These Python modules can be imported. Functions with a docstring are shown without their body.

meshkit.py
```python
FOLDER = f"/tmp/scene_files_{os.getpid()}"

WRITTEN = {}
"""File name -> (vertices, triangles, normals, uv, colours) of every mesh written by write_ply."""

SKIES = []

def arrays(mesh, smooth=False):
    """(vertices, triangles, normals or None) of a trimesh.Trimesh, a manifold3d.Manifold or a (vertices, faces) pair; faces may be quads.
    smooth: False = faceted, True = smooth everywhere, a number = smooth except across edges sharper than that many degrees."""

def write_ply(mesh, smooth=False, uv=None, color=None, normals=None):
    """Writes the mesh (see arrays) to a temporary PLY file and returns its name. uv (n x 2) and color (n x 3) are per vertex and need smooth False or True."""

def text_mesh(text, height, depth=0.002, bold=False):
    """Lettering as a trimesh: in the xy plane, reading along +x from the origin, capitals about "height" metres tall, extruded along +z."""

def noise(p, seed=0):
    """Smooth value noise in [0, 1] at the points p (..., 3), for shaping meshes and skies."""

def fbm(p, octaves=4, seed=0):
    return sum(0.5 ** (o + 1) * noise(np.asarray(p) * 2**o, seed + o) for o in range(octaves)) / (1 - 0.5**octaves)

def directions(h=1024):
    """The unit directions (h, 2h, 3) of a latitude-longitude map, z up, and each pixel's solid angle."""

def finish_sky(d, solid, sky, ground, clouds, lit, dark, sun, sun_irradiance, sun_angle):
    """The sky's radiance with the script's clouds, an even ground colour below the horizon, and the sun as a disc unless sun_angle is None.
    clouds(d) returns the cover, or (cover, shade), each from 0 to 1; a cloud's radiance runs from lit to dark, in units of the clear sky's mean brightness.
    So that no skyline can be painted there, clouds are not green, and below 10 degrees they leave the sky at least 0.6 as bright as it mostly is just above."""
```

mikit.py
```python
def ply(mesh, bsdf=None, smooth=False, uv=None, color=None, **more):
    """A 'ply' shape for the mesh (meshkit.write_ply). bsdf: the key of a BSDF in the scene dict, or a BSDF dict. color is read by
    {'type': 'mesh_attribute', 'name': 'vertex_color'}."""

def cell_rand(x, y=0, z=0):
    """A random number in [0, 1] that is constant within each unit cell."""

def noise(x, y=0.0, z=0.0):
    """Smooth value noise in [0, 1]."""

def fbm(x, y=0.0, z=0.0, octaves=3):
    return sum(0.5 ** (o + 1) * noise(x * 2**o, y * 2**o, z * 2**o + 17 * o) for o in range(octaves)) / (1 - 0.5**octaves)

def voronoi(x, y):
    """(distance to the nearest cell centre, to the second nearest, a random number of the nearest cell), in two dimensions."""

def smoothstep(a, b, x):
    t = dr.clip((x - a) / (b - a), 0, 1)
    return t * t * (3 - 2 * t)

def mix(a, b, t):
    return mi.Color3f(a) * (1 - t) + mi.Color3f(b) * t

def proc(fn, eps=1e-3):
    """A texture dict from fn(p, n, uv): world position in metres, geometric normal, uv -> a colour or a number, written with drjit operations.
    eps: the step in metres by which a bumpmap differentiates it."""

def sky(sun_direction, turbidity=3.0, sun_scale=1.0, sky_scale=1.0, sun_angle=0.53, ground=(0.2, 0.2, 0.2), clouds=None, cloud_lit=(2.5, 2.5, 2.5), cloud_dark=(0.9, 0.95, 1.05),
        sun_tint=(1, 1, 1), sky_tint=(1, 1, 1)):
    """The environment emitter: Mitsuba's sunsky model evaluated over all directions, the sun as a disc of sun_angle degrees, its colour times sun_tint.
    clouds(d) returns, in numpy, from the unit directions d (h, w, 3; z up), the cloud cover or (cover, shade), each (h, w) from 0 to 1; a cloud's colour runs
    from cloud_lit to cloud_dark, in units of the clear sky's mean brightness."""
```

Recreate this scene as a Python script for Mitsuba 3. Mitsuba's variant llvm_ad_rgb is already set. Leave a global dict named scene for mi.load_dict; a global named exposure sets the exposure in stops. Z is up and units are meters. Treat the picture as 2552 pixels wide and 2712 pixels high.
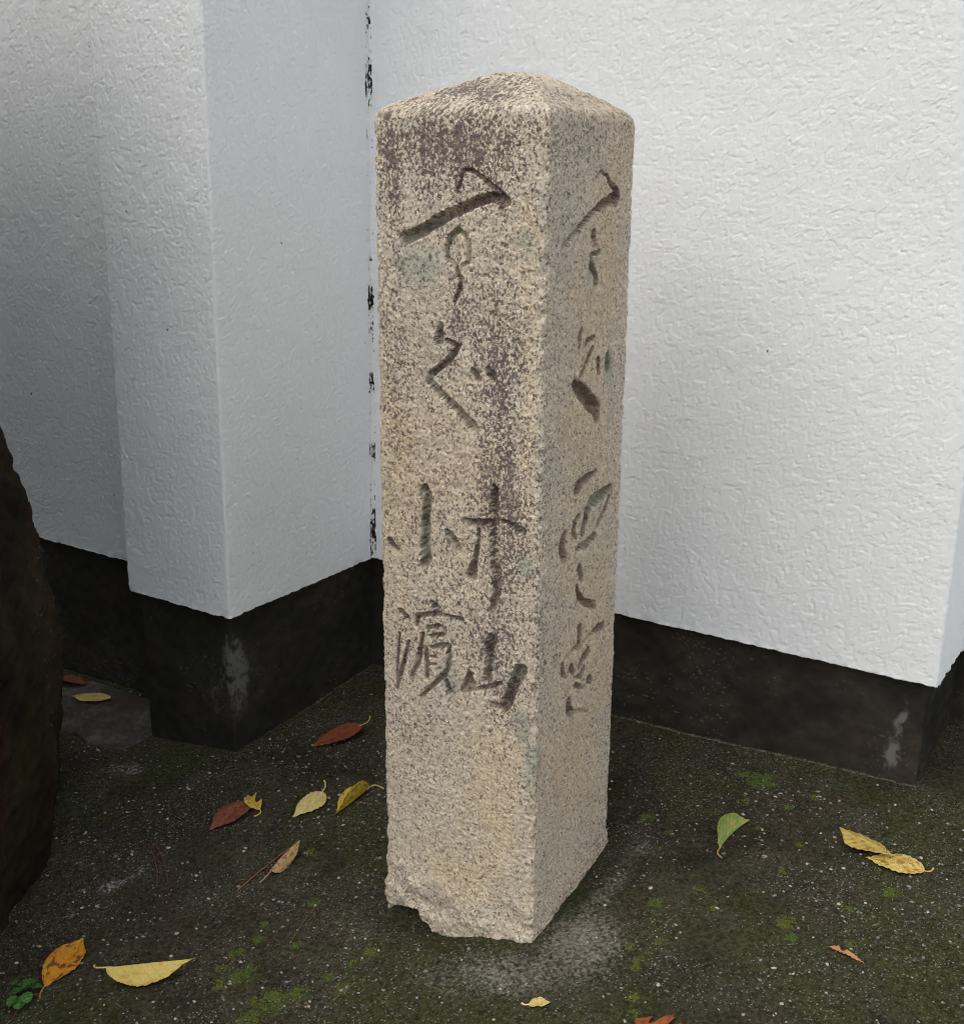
import math
import numpy as np
import trimesh
import drjit as dr
import mitsuba as mi
import mikit
import meshkit
from mikit import proc, smoothstep, mix

# ---------------------------------------------------------------- camera, sky, exposure
T = mi.ScalarTransform4f
scene, labels = {}, {}
CAM = np.array([0.7813, -1.3074, 0.9899])
RIGHT = np.array([0.8440, 0.5361, 0.0164])
FORWARD = np.array([-0.5102, 0.8120, -0.2835])
UP = np.cross(RIGHT, FORWARD)
scene["camera"] = {
    "type": "perspective", "fov": 43.534, "fov_axis": "x", "near_clip": 0.05, "far_clip": 200.0,
    "to_world": T().look_at(origin=CAM.tolist(), target=(CAM + FORWARD).tolist(), up=UP.tolist()),
}
exposure = 2.54
scene["sky"] = mikit.sky((-0.24, -0.76, 0.85), turbidity=3.0, sun_scale=0.25, sky_scale=1.0, sun_angle=45.0, sun_tint=(0.88, 1.0, 1.20),
                         clouds=lambda d: 1.0, cloud_lit=(2.36, 2.47, 2.58), ground=(0.1, 0.1, 0.1))

rng = np.random.default_rng(7)
fbm, noise = meshkit.fbm, meshkit.noise


def add(key, mesh, bsdf, **kw):
    scene[key] = mikit.ply(mesh, bsdf, **kw)


def grid_faces(nr, nc):
    """Triangles of an (nr x nc) vertex grid, wound so that columns run right and rows run up on the outside."""
    i, j = np.meshgrid(np.arange(nr - 1), np.arange(nc - 1), indexing="ij")
    a = (i * nc + j).ravel()
    return np.vstack([np.stack([a, a + 1, a + nc + 1], 1), np.stack([a, a + nc + 1, a + nc], 1)])


def axis(lo, hi, flo, fhi, fine, coarse):
    """Sample positions from lo to hi, fine inside [flo, fhi]."""
    parts = []
    if flo > lo:
        parts.append(np.linspace(lo, flo, max(2, int((flo - lo) / coarse) + 1))[:-1])
    parts.append(np.linspace(max(lo, flo), min(hi, fhi), int((min(hi, fhi) - max(lo, flo)) / fine) + 1))
    if fhi < hi:
        parts.append(np.linspace(fhi, hi, max(2, int((hi - fhi) / coarse) + 1))[1:])
    return np.concatenate(parts)


def sstep(a, b, x):
    t = np.clip((x - a) / (b - a), 0, 1)
    return t * t * (3 - 2 * t)


def p3(x, y, z=0.0):
    return np.stack(np.broadcast_arrays(np.asarray(x, float), np.asarray(y, float), np.asarray(z, float)), -1)


# ---------------------------------------------------------------- materials
def ellipses(u, v, items):
    """Soft patches: the sum of (u, v, half width, half height, strength) blobs."""
    out = mi.Float(0)
    for a, b, ra, rb, s in items:
        out += s * dr.exp(-dr.square((u - a) / ra) - dr.square((v - b) / rb))
    return out


MOULD = ((1.105, 0.038, 0.80), (1.207, 0.018, 0.5), (0.738, 0.022, 1.1), (0.684, 0.03, 0.45), (0.585, 0.02, 0.6),
         (0.456, 0.018, 0.95), (0.282, 0.048, 1.05), (0.345, 0.02, 0.3))


def plaster_colour(p, n, uv):
    tone = mikit.fbm(p.x * 5, p.y * 5, p.z * 5, octaves=3)
    c = mix((0.70, 0.715, 0.725), (0.76, 0.765, 0.77), tone)
    # black mould that has settled in the inner corner, in separate patches
    d = dr.sqrt(dr.square(p.x + 0.571) + dr.square(p.y - 0.453))
    amount = mi.Float(0)
    for z, h, s in MOULD:
        amount += s * dr.exp(-dr.square((p.z - z) / h))
    grain = mikit.fbm(p.x * 260 + p.y * 260, p.z * 170, 3.0, octaves=3)
    wander = 0.003 * (mikit.noise(p.z * 40, 5.0) - 0.5)
    m = smoothstep(0.50, 0.66, grain + 0.45 * amount - 0.10 - dr.abs(d - 0.004 + wander) * 170)
    # a few dirt specks
    f, s, w = mikit.voronoi((p.x + p.y) * 16, p.z * 16)
    m = dr.maximum(m, 0.8 * dr.select((w > 0.95) & (f < 0.05 * mikit.noise((p.x + p.y) * 300, p.z * 150)), 1.0, 0.0))
    return mix(c, (0.022, 0.02, 0.018), m)


scene["plaster"] = {"type": "twosided", "b": {"type": "bumpmap", "t": proc(lambda p, n, uv: mikit.fbm(p.x * 420, p.y * 420, p.z * 420, octaves=2), eps=6e-4), "scale": 0.0009,
    "b": {"type": "principled", "base_color": proc(plaster_colour), "roughness": 0.85, "specular": 0.12}}}


def plinth_colour(p, n, uv):
    x, y, z = p.x, p.y, p.z
    a = mikit.fbm(x * 9, y * 9, z * 9, octaves=4)
    b = mikit.fbm(x * 60, y * 60, z * 60, octaves=3)
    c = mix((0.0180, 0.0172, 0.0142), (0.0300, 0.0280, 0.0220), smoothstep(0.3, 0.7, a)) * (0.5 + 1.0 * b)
    brown = smoothstep(0.45, 0.62, mikit.fbm(x * 13 + 3, y * 13, z * 17, octaves=4) - 0.06 + ellipses(x, z, ((0.33, 0.09, 0.22, 0.035, 0.17), (0.02, 0.07, 0.15, 0.03, 0.08))))
    c = mix(c, mi.Color3f(0.040, 0.029, 0.020) * (0.5 + b), brown * 0.5)
    # lime that has leached out: at the pier's corner and near the wall's end
    e = ellipses(y, z, ((0.098, 0.115, 0.022, 0.075, 0.75), (0.082, 0.17, 0.012, 0.03, 0.4))) * dr.select(dr.abs(x + 0.588) < 0.012, 1.0, 0.0)
    e += ellipses(x, z, ((-0.60, 0.15, 0.012, 0.04, 0.5), (-0.625, 0.09, 0.03, 0.07, 0.30), (-0.66, 0.08, 0.02, 0.05, 0.16))) * dr.select(dr.abs(y - 0.077) < 0.012, 1.0, 0.0)
    wob = 0.012 * (mikit.fbm(z * 30, 2.0, octaves=3) - 0.5)
    e += ellipses(x + wob, z, ((0.433, 0.165, 0.009, 0.032, 0.8), (0.425, 0.115, 0.010, 0.03, 0.75), (0.415, 0.09, 0.024, 0.03, 0.3))) * dr.select(dr.abs(y - 0.471) < 0.015, 1.0, 0.0)
    e += 0.22 * (ellipses(y, z, ((0.293, 0.176, 0.017, 0.017, 1.0), (0.198, 0.182, 0.014, 0.018, 1.0), (0.232, 0.196, 0.012, 0.011, 0.7)))
                 - ellipses(y, z, ((0.293, 0.176, 0.010, 0.010, 0.6), (0.198, 0.182, 0.008, 0.010, 0.6)))) * dr.select(dr.abs(x + 0.588) < 0.012, 1.0, 0.0)
    e = smoothstep(0.20, 0.75, e * (-0.35 + 2.5 * mikit.fbm(x * 130, y * 130, z * 75, octaves=4)))
    c = mix(c, (0.15, 0.15, 0.14), e * 0.7)
    grit = smoothstep(0.80, 0.86, mikit.noise(x * 210, y * 210, z * 210)) * smoothstep(0.45, 0.6, a)
    return mix(c, (0.14, 0.13, 0.115), grit * 0.5)


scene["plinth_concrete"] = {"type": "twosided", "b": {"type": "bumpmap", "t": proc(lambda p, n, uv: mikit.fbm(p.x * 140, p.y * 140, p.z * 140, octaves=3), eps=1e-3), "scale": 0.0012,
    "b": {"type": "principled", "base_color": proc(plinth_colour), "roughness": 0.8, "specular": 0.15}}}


def ground_colour(p, n, uv):
    x, y = p.x, p.y
    a = mikit.fbm(x * 4 + 7, y * 4, octaves=4)
    b = mikit.fbm(x * 22, y * 22, 4.0, octaves=4)
    c = mix((0.0225, 0.0203, 0.0125), (0.0420, 0.0375, 0.0235), smoothstep(0.3, 0.72, 0.5 * a + 0.5 * b))
    c = mix(c, (0.039, 0.030, 0.0205), smoothstep(0.50, 0.64, mikit.fbm(x * 9 + 30, y * 9, octaves=4)) * 0.7)
    green = smoothstep(0.46, 0.66, mikit.fbm(x * 6, y * 6 + 9, octaves=4))
    c = mix(c, (0.0320, 0.0355, 0.0130), green * 0.8)
    moss = ellipses(x, y, ((-0.11, -0.36, 0.03, 0.03, 0.9), (-0.05, -0.28, 0.025, 0.03, 0.6), (-0.19, -0.34, 0.035, 0.03, 0.8), (0.25, 0.378, 0.03, 0.018, 0.9), (0.40, 0.065, 0.018, 0.018, 0.9), (0.26, -0.08, 0.03, 0.03, 0.6),
                          (0.50, 0.187, 0.014, 0.014, 0.8), (0.235, 0.03, 0.014, 0.014, 0.7), (0.135, 0.21, 0.02, 0.014, 0.7), (-0.28, -0.36, 0.04, 0.02, 0.7), (-0.36, -0.47, 0.05, 0.02, 0.5), (-0.27, -0.09, 0.016, 0.016, 0.6)))
    c = mix(c, (0.040, 0.052, 0.011), smoothstep(0.25, 0.8, moss * (0.35 + 1.1 * mikit.fbm(x * 60, y * 60, octaves=3))) * 0.75)
    # scoured, paler mortar beside the post and two lime patches on the left
    worn = ellipses(x, y, ((0.180, -0.085, 0.055, 0.060, 1.15), (0.158, 0.04, 0.022, 0.08, 0.60), (0.11, -0.18, 0.07, 0.040, 0.85), (-0.10, -0.19, 0.08, 0.035, 0.38),
                          (-0.17, -0.24, 0.05, 0.04, 0.3), (0.155, 0.14, 0.022, 0.03, 0.45), (0.28, 0.29, 0.035, 0.03, 0.35), (0.05, -0.235, 0.09, 0.035, 0.42), (0.30, 0.05, 0.12, 0.06, 0.22), (-0.33, 0.02, 0.05, 0.04, 0.2), (0.25, -0.15, 0.1, 0.04, 0.2)))
    worn += 0.75 * dr.exp(-dr.square((y - 0.4655) / 0.0035)) * smoothstep(-0.12, 0.0, x) * smoothstep(0.49, 0.47, x) + 0.6 * dr.exp(-dr.square((x + 0.584) / 0.003)) * smoothstep(0.16, 0.25, y) * smoothstep(0.46, 0.44, y)
    lime = ellipses(x, y, ((-0.503, -0.285, 0.016, 0.022, 0.95), (-0.487, -0.245, 0.008, 0.03, 0.65), (-0.76, -0.045, 0.075, 0.03, 0.5), (-0.73, -0.02, 0.03, 0.025, 0.4)))
    fine = mikit.fbm(x * 330, y * 330, octaves=3)
    c = mix(c, (0.150, 0.136, 0.112), smoothstep(0.22, 1.0, worn * (-0.05 + 1.8 * fine)))
    c = mix(c, (0.20, 0.20, 0.19), smoothstep(0.3, 1.0, lime * (-0.35 + 2.4 * fine)))
    # the grains of the exposed aggregate: a salt-and-pepper of mostly dull ones
    c = c * (0.20 + 1.6 * mikit.fbm(x * 260, y * 260, 2.0, octaves=3))
    f, s, w = mikit.voronoi(x * 230, y * 230)
    thick = smoothstep(0.25, 0.62, mikit.fbm(x * 12 + 3, y * 12, octaves=3))
    worn_ = dr.clip(worn, 0, 1)
    speck = dr.select((w > 0.52 - 0.2 * worn_) & (f < 0.10 + 0.34 * (w - 0.45)), 1.0, 0.0) * dr.maximum(thick, worn_)
    c = mix(c, mix((0.045, 0.042, 0.033), (0.21, 0.20, 0.175), smoothstep(0.62, 1.0, w)), speck * 0.8)
    f2, s2, w2 = mikit.voronoi(x * 460 + 9, y * 460)
    return mix(c, (0.10, 0.095, 0.078), dr.select((w2 > 0.72) & (f2 < 0.36), 0.5, 0.0) * dr.maximum(thick, worn_))


def ground_relief(p, n, uv):
    f, s, w = mikit.voronoi(p.x * 190, p.y * 190)
    return 0.6 * mikit.fbm(p.x * 120, p.y * 120, octaves=3) + 0.4 * (1 - dr.minimum(f * 1.6, 1))


scene["ground_concrete"] = {"type": "twosided", "b": {"type": "bumpmap", "t": proc(ground_relief, eps=8e-4), "scale": 0.0018,
    "b": {"type": "principled", "base_color": proc(ground_colour), "roughness": 0.85, "specular": 0.10}}}

CRUST = ((0.095, 1.085, 0.045, 0.018, 0.8), (0.150, 1.062, 0.030, 0.014, 0.9), (0.04, 1.06, 0.04, 0.012, 0.5), (0.34, 1.075, 0.08, 0.018, 0.45), (0.115, 0.66, 0.16, 0.36, 0.34), (0.19, 0.60, 0.03, 0.24, 0.12), (0.10, 1.0, 0.14, 0.03, 0.3), (0.075, 0.975, 0.010, 0.05, 0.5), (0.115, 0.965, 0.008, 0.06, 0.55), (0.145, 0.96, 0.008, 0.055, 0.5), (0.03, 0.965, 0.012, 0.05, 0.5), (0.115, 0.80, 0.02, 0.03, 0.4), (0.165, 0.66, 0.02, 0.16, 0.22), (0.09, 1.005, 0.13, 0.040, 0.95), (0.17, 0.965, 0.03, 0.05, 0.55), (0.04, 0.95, 0.05, 0.04, 0.40), (0.12, 1.10, 0.12, 0.05, 0.62), (0.155, 0.80, 0.04, 0.05, 0.45), (0.150, 0.83, 0.03, 0.04, 0.3),
         (0.172, 0.73, 0.032, 0.06, 0.75), (0.180, 0.61, 0.032, 0.07, 0.85), (0.192, 0.52, 0.028, 0.06, 0.70), (0.165, 0.40, 0.05, 0.05, 0.5), (0.19, 0.34, 0.03, 0.05, 0.5), (0.02, 0.76, 0.035, 0.12, 0.40),
         (0.06, 0.40, 0.06, 0.06, 0.25), (0.04, 0.26, 0.05, 0.03, 0.3), (0.35, 1.06, 0.14, 0.05, 0.32), (0.33, 1.00, 0.08, 0.02, 0.25), (0.235, 0.40, 0.01, 0.08, 0.4), (0.27, 0.38, 0.03, 0.05, 0.2), (0.42, 0.02, 0.06, 0.05, 0.4), (0.30, -0.02, 0.07, 0.05, 0.3))
ALGAE = ((0.065, 0.86, 0.045, 0.045, 0.75), (0.085, 0.75, 0.045, 0.05, 0.45), (0.12, 0.67, 0.05, 0.05, 0.35), (0.205, 0.895, 0.02, 0.025, 0.7), (0.212, 0.515, 0.018, 0.016, 0.95), (0.115, 0.42, 0.05, 0.03, 0.35),
         (0.107, 0.345, 0.022, 0.035, 0.65), (0.170, 0.38, 0.010, 0.014, 1.0), (0.207, 0.305, 0.014, 0.022, 1.3), (0.225, 0.25, 0.018, 0.05, 0.8), (0.10, 0.92, 0.03, 0.02, 0.5), (0.07, 0.53, 0.012, 0.05, 0.6),
         (0.345, 0.86, 0.02, 0.03, 0.7), (0.405, 0.74, 0.015, 0.02, 0.8), (0.42, 0.68, 0.03, 0.05, 0.45), (0.36, 0.99, 0.02, 0.04, 0.5), (0.345, 0.77, 0.03, 0.03, 0.4), (0.40, 0.56, 0.02, 0.03, 0.5), (0.25, 0.80, 0.012, 0.05, 0.4))
# the carved strokes: depth in mm, then x, z and half width in mm along each
FRONT = [
    (9, [44.2, 893.7, 6, 71.6, 906, 5.7, 102.9, 922.7, 5.2, 133.4, 935.4, 4.9, 158.9, 945.1, 4.2, 176.7, 941.2, 5.3]),
    (6, [123.5, 973.2, 1.6, 120.3, 963.4, 1.6, 115.6, 949.1, 1.2]),
    (7, [125, 973.4, 1.2, 133.1, 973.9, 1.2, 141.2, 970.2, 1.4, 154.5, 960.7, 1.9, 169.3, 950.6, 2.7, 180.9, 940.5, 3.2]),
    (6, [178.8, 942.2, 3.8, 172.7, 934.1, 2.1]),
    (6, [102.9, 872.5, 1.8, 102, 885.4, 2.4, 106.9, 900.2, 2.6, 117.2, 907, 2.4, 126.6, 901.1, 1.8, 131.9, 885, 2, 131.1, 872.3, 1.8, 122.8, 867.2, 1.6]),
    (5, [105.2, 872.7, 1.8, 114, 864, 2.2, 120.7, 849.6, 2.2, 117.4, 836.4, 2, 111.9, 824.8, 1.6]),
    (8, [92.3, 796.9, 1.9, 91.2, 787.2, 3.8, 89.3, 777.5, 4.6]),
    (8, [101.9, 779.5, 1.5, 116.1, 773.2, 2.7, 105.3, 755.9, 2.9, 78.9, 735.8, 3.2, 75.8, 726.6, 3.4, 98.4, 710.4, 3.4, 119, 695, 4, 136.1, 678.4, 5.3]),
    (6, [137.9, 746.5, 1.9, 143.9, 737.6, 3.9]),
    (6, [157.7, 750.4, 2, 163.3, 739.6, 4.5]),
    (8, [68.1, 591.2, 4.9, 72.3, 583.6, 5.4, 69.8, 551.8, 4.3, 68.4, 519.7, 5.2, 70.7, 500.9, 6.2, 67, 492.7, 4.1]),
    (7, [15.5, 517, 1.6, 22.8, 505.2, 4.9]),
    (8, [100.3, 542.1, 2, 109, 533.2, 4.2, 116.1, 520.7, 4.7]),
    (7, [168.2, 606.3, 3.8, 167.9, 578, 4.9, 168.3, 537.2, 5.2, 170.5, 506.6, 5.2, 172.7, 479.8, 5.5, 167, 453.3, 2]),
    (7, [126, 561.4, 1.1, 139.2, 558, 4.6, 158.5, 563.9, 2.1, 181, 568, 1.3, 194.4, 564.1, 3.2, 205.5, 560, 4.4]),
    (7, [147.2, 552.2, 0.9, 144.7, 528.9, 1.7, 139.5, 502.9, 3.3, 136.1, 489.6, 6]),
    (6, [29.8, 422.8, 1.7, 39.2, 414.7, 3.8]),
    (6, [78.5, 443.8, 2.1, 86.3, 435.6, 5.1]),
    (6, [54.6, 406.8, 1.9, 57.2, 420.7, 2.6, 83.8, 428.5, 2.5, 103.2, 430.8, 0.9, 121.1, 427.5, 3.6]),
    (5, [28.4, 390, 1, 23.8, 350.2, 1.7, 23, 324.7, 1]),
    (6, [41.9, 381.6, 1.2, 33.5, 350.2, 2.4, 26.1, 325.4, 2.7, 23.6, 310.9, 0.7]),
    (6, [64.5, 397.8, 1.6, 60.9, 379.1, 2.1, 55.8, 355.3, 3.1, 46, 332.5, 1]),
    (6, [62.7, 378.4, 1.4, 68.9, 377.5, 1.9, 69.9, 335.9, 2.4]),
    (5, [71.5, 407.1, 2.3, 88.6, 413.6, 2.1, 95.9, 410.1, 2.3]),
    (5, [76.4, 397, 1.6, 93.5, 401.9, 2.8]),
    (6, [79.2, 382.1, 2.1, 93.5, 387.5, 2.8, 103.2, 389.6, 2.3]),
    (5, [73.3, 367.9, 1.4, 83.6, 369.6, 0.9]),
    (5, [73.2, 357.1, 1.4, 83.6, 359.5, 0.9]),
    (5, [103.7, 388.6, 2.3, 102, 359.3, 2.6, 97.1, 346.9, 2.6]),
    (6, [99.5, 340.7, 1.4, 105.7, 324.1, 4.2]),
    (5, [93.4, 344.9, 2.6, 76.1, 326, 2.4, 61, 308.5, 1]),
    (8, [165.9, 413.3, 5.4, 162.5, 399.6, 4.3, 161, 368.7, 4.1, 159.5, 355.1, 4.8]),
    (7, [134.1, 359, 1.2, 134.1, 346.8, 5.8, 126.3, 335.9, 3, 137, 339.7, 4.6]),
    (6, [122.7, 331.7, 1.6, 151.3, 341.6, 2.8, 179.3, 355.5, 2]),
    (9, [207.7, 380.7, 6.6, 198.2, 360, 5.8, 190, 336.1, 5.4, 184.4, 322.5, 5.9]),
    (6, [182.1, 320.8, 4.1, 168, 325.7, 1.1]),
]
SIDE = [
    (8, [41.7, 891.5, 3, 67.3, 903, 4, 97.2, 916.8, 4.5, 133.4, 933.1, 4.8, 160.5, 940.2, 4.7, 185.6, 945.3, 6]),
    (5, [126, 965.8, 0.9, 137, 973.9, 1.1, 155.2, 969.5, 1.6, 167.3, 958.9, 2.6, 188.1, 949.7, 4]),
    (6, [188.5, 945.2, 5, 180.7, 935.8, 2.4]),
    (6, [122.6, 904.9, 3.4, 121.1, 899.5, 4.2, 132.8, 887.8, 2.3]),
    (6, [140.3, 880.7, 2, 118.6, 878.6, 2.9, 118.1, 866.4, 4.6, 132.8, 853, 4.3, 133.5, 842.8, 2.9, 122.2, 829, 0.8]),
    (6, [96, 792.5, 2.2, 90.9, 782.3, 3.6, 89.8, 771.6, 1.8]),
    (5, [134.4, 778.3, 1.7, 113.7, 776.3, 3.2, 108.9, 771.5, 2]),
    (4, [128.8, 765.7, 2.5, 116.7, 752.9, 2.6, 97.3, 735.7, 1.3]),
    (9, [81.4, 727.6, 4.5, 99.8, 716.6, 9.7, 127.1, 698.8, 11, 143.9, 688, 8.8, 146.2, 676.1, 4.9]),
    (6, [146.7, 750.1, 2.5, 149.2, 731.7, 2.5]),
    (7, [174.5, 751, 3.6, 177.2, 734.6, 6.2]),
    (8, [149.1, 604.7, 1.8, 124, 602.3, 4.7, 98.6, 596.5, 7.1, 95.5, 591, 5.9]),
    (7, [196.8, 572.6, 4.1, 175.4, 569.9, 7.7, 139.8, 566.5, 8.4, 125.9, 557.1, 5.3, 124.4, 544.7, 4.8, 116.9, 532.8, 3.9]),
    (5, [104.7, 556, 2.9, 95, 550, 3.8, 91, 540.6, 3.8, 97, 530.6, 2.6]),
    (5, [195.2, 560.9, 2.8, 182.6, 543.1, 4.1, 170.4, 537.4, 3.1, 161.1, 527.7, 1.3]),
    (7, [65.3, 543.1, 3.3, 57.9, 535.8, 6, 58.5, 524.2, 6.3, 64.8, 512, 3.4]),
    (6, [154.5, 516.9, 4.6, 130.2, 513.1, 5.9, 106.3, 513.7, 4.9]),
    (5, [101.8, 510.5, 3.8, 97.1, 502.2, 2.3]),
    (6, [110.4, 486.6, 4.8, 117.5, 469.3, 2.5]),
    (6, [104.3, 463.4, 1.9, 113, 446.5, 3.4, 131, 432, 4.4, 161.8, 418.8, 6.2]),
    (7, [118.5, 400.7, 5.7, 117.2, 388.8, 4.1, 116.4, 377.1, 3.6, 95.6, 374, 4, 76.5, 372.2, 2.6]),
    (7, [190.3, 381, 4.1, 173.1, 381, 6, 153.4, 379.1, 3.3, 131.7, 377.3, 1.6]),
    (7, [145.4, 358.9, 4.9, 130.3, 352.9, 4.9, 119, 346.3, 2.8]),
    (5, [70.1, 367.2, 2.6, 70.8, 355.2, 3.5, 78, 346.2, 1.6]),
    (6, [96.2, 354.4, 4.9, 102.9, 342.4, 2.9]),
    (6, [135.1, 336.7, 4.7, 125.6, 330.2, 3.9, 102.6, 332.5, 2.3]),
    (7, [150.9, 316.5, 4.8, 157.6, 311.9, 4.8]),
    (5, [110.1, 323.2, 3.2, 125.1, 314.5, 2.8]),
    (5, [150.4, 310.5, 2.6, 138, 308, 3.3, 119.3, 308.8, 1.6]),
    (8, [91.3, 306.6, 5.2, 91.4, 294.8, 6.1, 100.9, 285.4, 4.1]),
    (5, [100.9, 285.4, 3.4, 122.6, 281.3, 2.6, 150.2, 268, 1.2]),
]

# where dirt (B) and algae (G) have lodged in the cut strokes: face, stroke, first and last segment, strength
STAINS = {"B": ((0, 0, 1, 3, 0.6), (0, 0, 3, 5, 0.9), (0, 1, 0, 2, 0.9), (0, 2, 0, 5, 0.9), (0, 3, 0, 1, 0.9), (0, 5, 1, 4, 1.0), (0, 6, 1, 2, 0.8), (0, 7, 0, 3, 0.9), (0, 8, 0, 1, 1.0), (0, 10, 4, 5, 1.0), (0, 11, 0, 1, 1.0),
                (0, 13, 3, 5, 0.85), (0, 14, 0, 3, 1.0), (0, 15, 0, 3, 1.0), (0, 16, 0, 1, 1.0), (0, 18, 0, 4, 0.9), (0, 19, 0, 2, 1.0), (0, 20, 0, 3, 1.0), (0, 21, 0, 3, 1.0), (0, 22, 0, 2, 1.0), (0, 26, 0, 1, 0.9), (0, 27, 0, 1, 0.9),
                (0, 29, 0, 1, 0.8), (0, 30, 0, 2, 0.9), (0, 31, 1, 3, 0.75), (0, 32, 0, 3, 0.8), (0, 33, 0, 2, 0.8), (0, 34, 2, 3, 0.9), (0, 35, 0, 1, 0.9),
                (1, 0, 3, 5, 0.9), (1, 0, 0, 3, 0.5), (1, 1, 2, 4, 0.7), (1, 2, 0, 1, 1.0), (1, 3, 0, 1, 0.8), (1, 5, 0, 2, 0.8), (1, 6, 0, 2, 0.6), (1, 7, 0, 2, 0.8), (1, 8, 0, 4, 1.0), (1, 9, 0, 1, 1.0), (1, 11, 0, 3, 0.9), (1, 12, 3, 5, 1.0),
                (1, 13, 0, 3, 0.7), (1, 14, 0, 3, 0.7), (1, 15, 0, 3, 1.0), (1, 18, 0, 1, 0.9), (1, 19, 0, 3, 0.8), (1, 20, 0, 2, 0.9), (1, 21, 0, 1, 1.0), (1, 22, 0, 2, 0.9), (1, 23, 0, 2, 0.7), (1, 24, 0, 1, 0.8), (1, 25, 0, 1, 0.9),
                (1, 26, 0, 1, 1.1), (1, 27, 0, 1, 0.8), (1, 28, 0, 2, 0.5), (1, 29, 0, 2, 1.0)),
          "G": ((0, 0, 0, 1, 0.9), (0, 4, 0, 4, 0.8), (0, 7, 4, 7, 0.9), (0, 9, 0, 1, 0.9), (0, 10, 0, 4, 0.8), (0, 12, 0, 2, 0.6), (0, 14, 4, 5, 0.9), (0, 17, 0, 1, 0.6), (0, 23, 0, 1, 0.7), (0, 24, 0, 1, 0.8), (0, 25, 0, 2, 0.8), (0, 28, 0, 2, 0.8),
                (0, 31, 0, 1, 0.9), (0, 34, 0, 2, 1.1), (1, 4, 0, 4, 0.8), (1, 10, 0, 1, 0.9), (1, 12, 0, 3, 0.9), (1, 16, 0, 2, 0.6), (1, 20, 2, 4, 0.4))}


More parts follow.
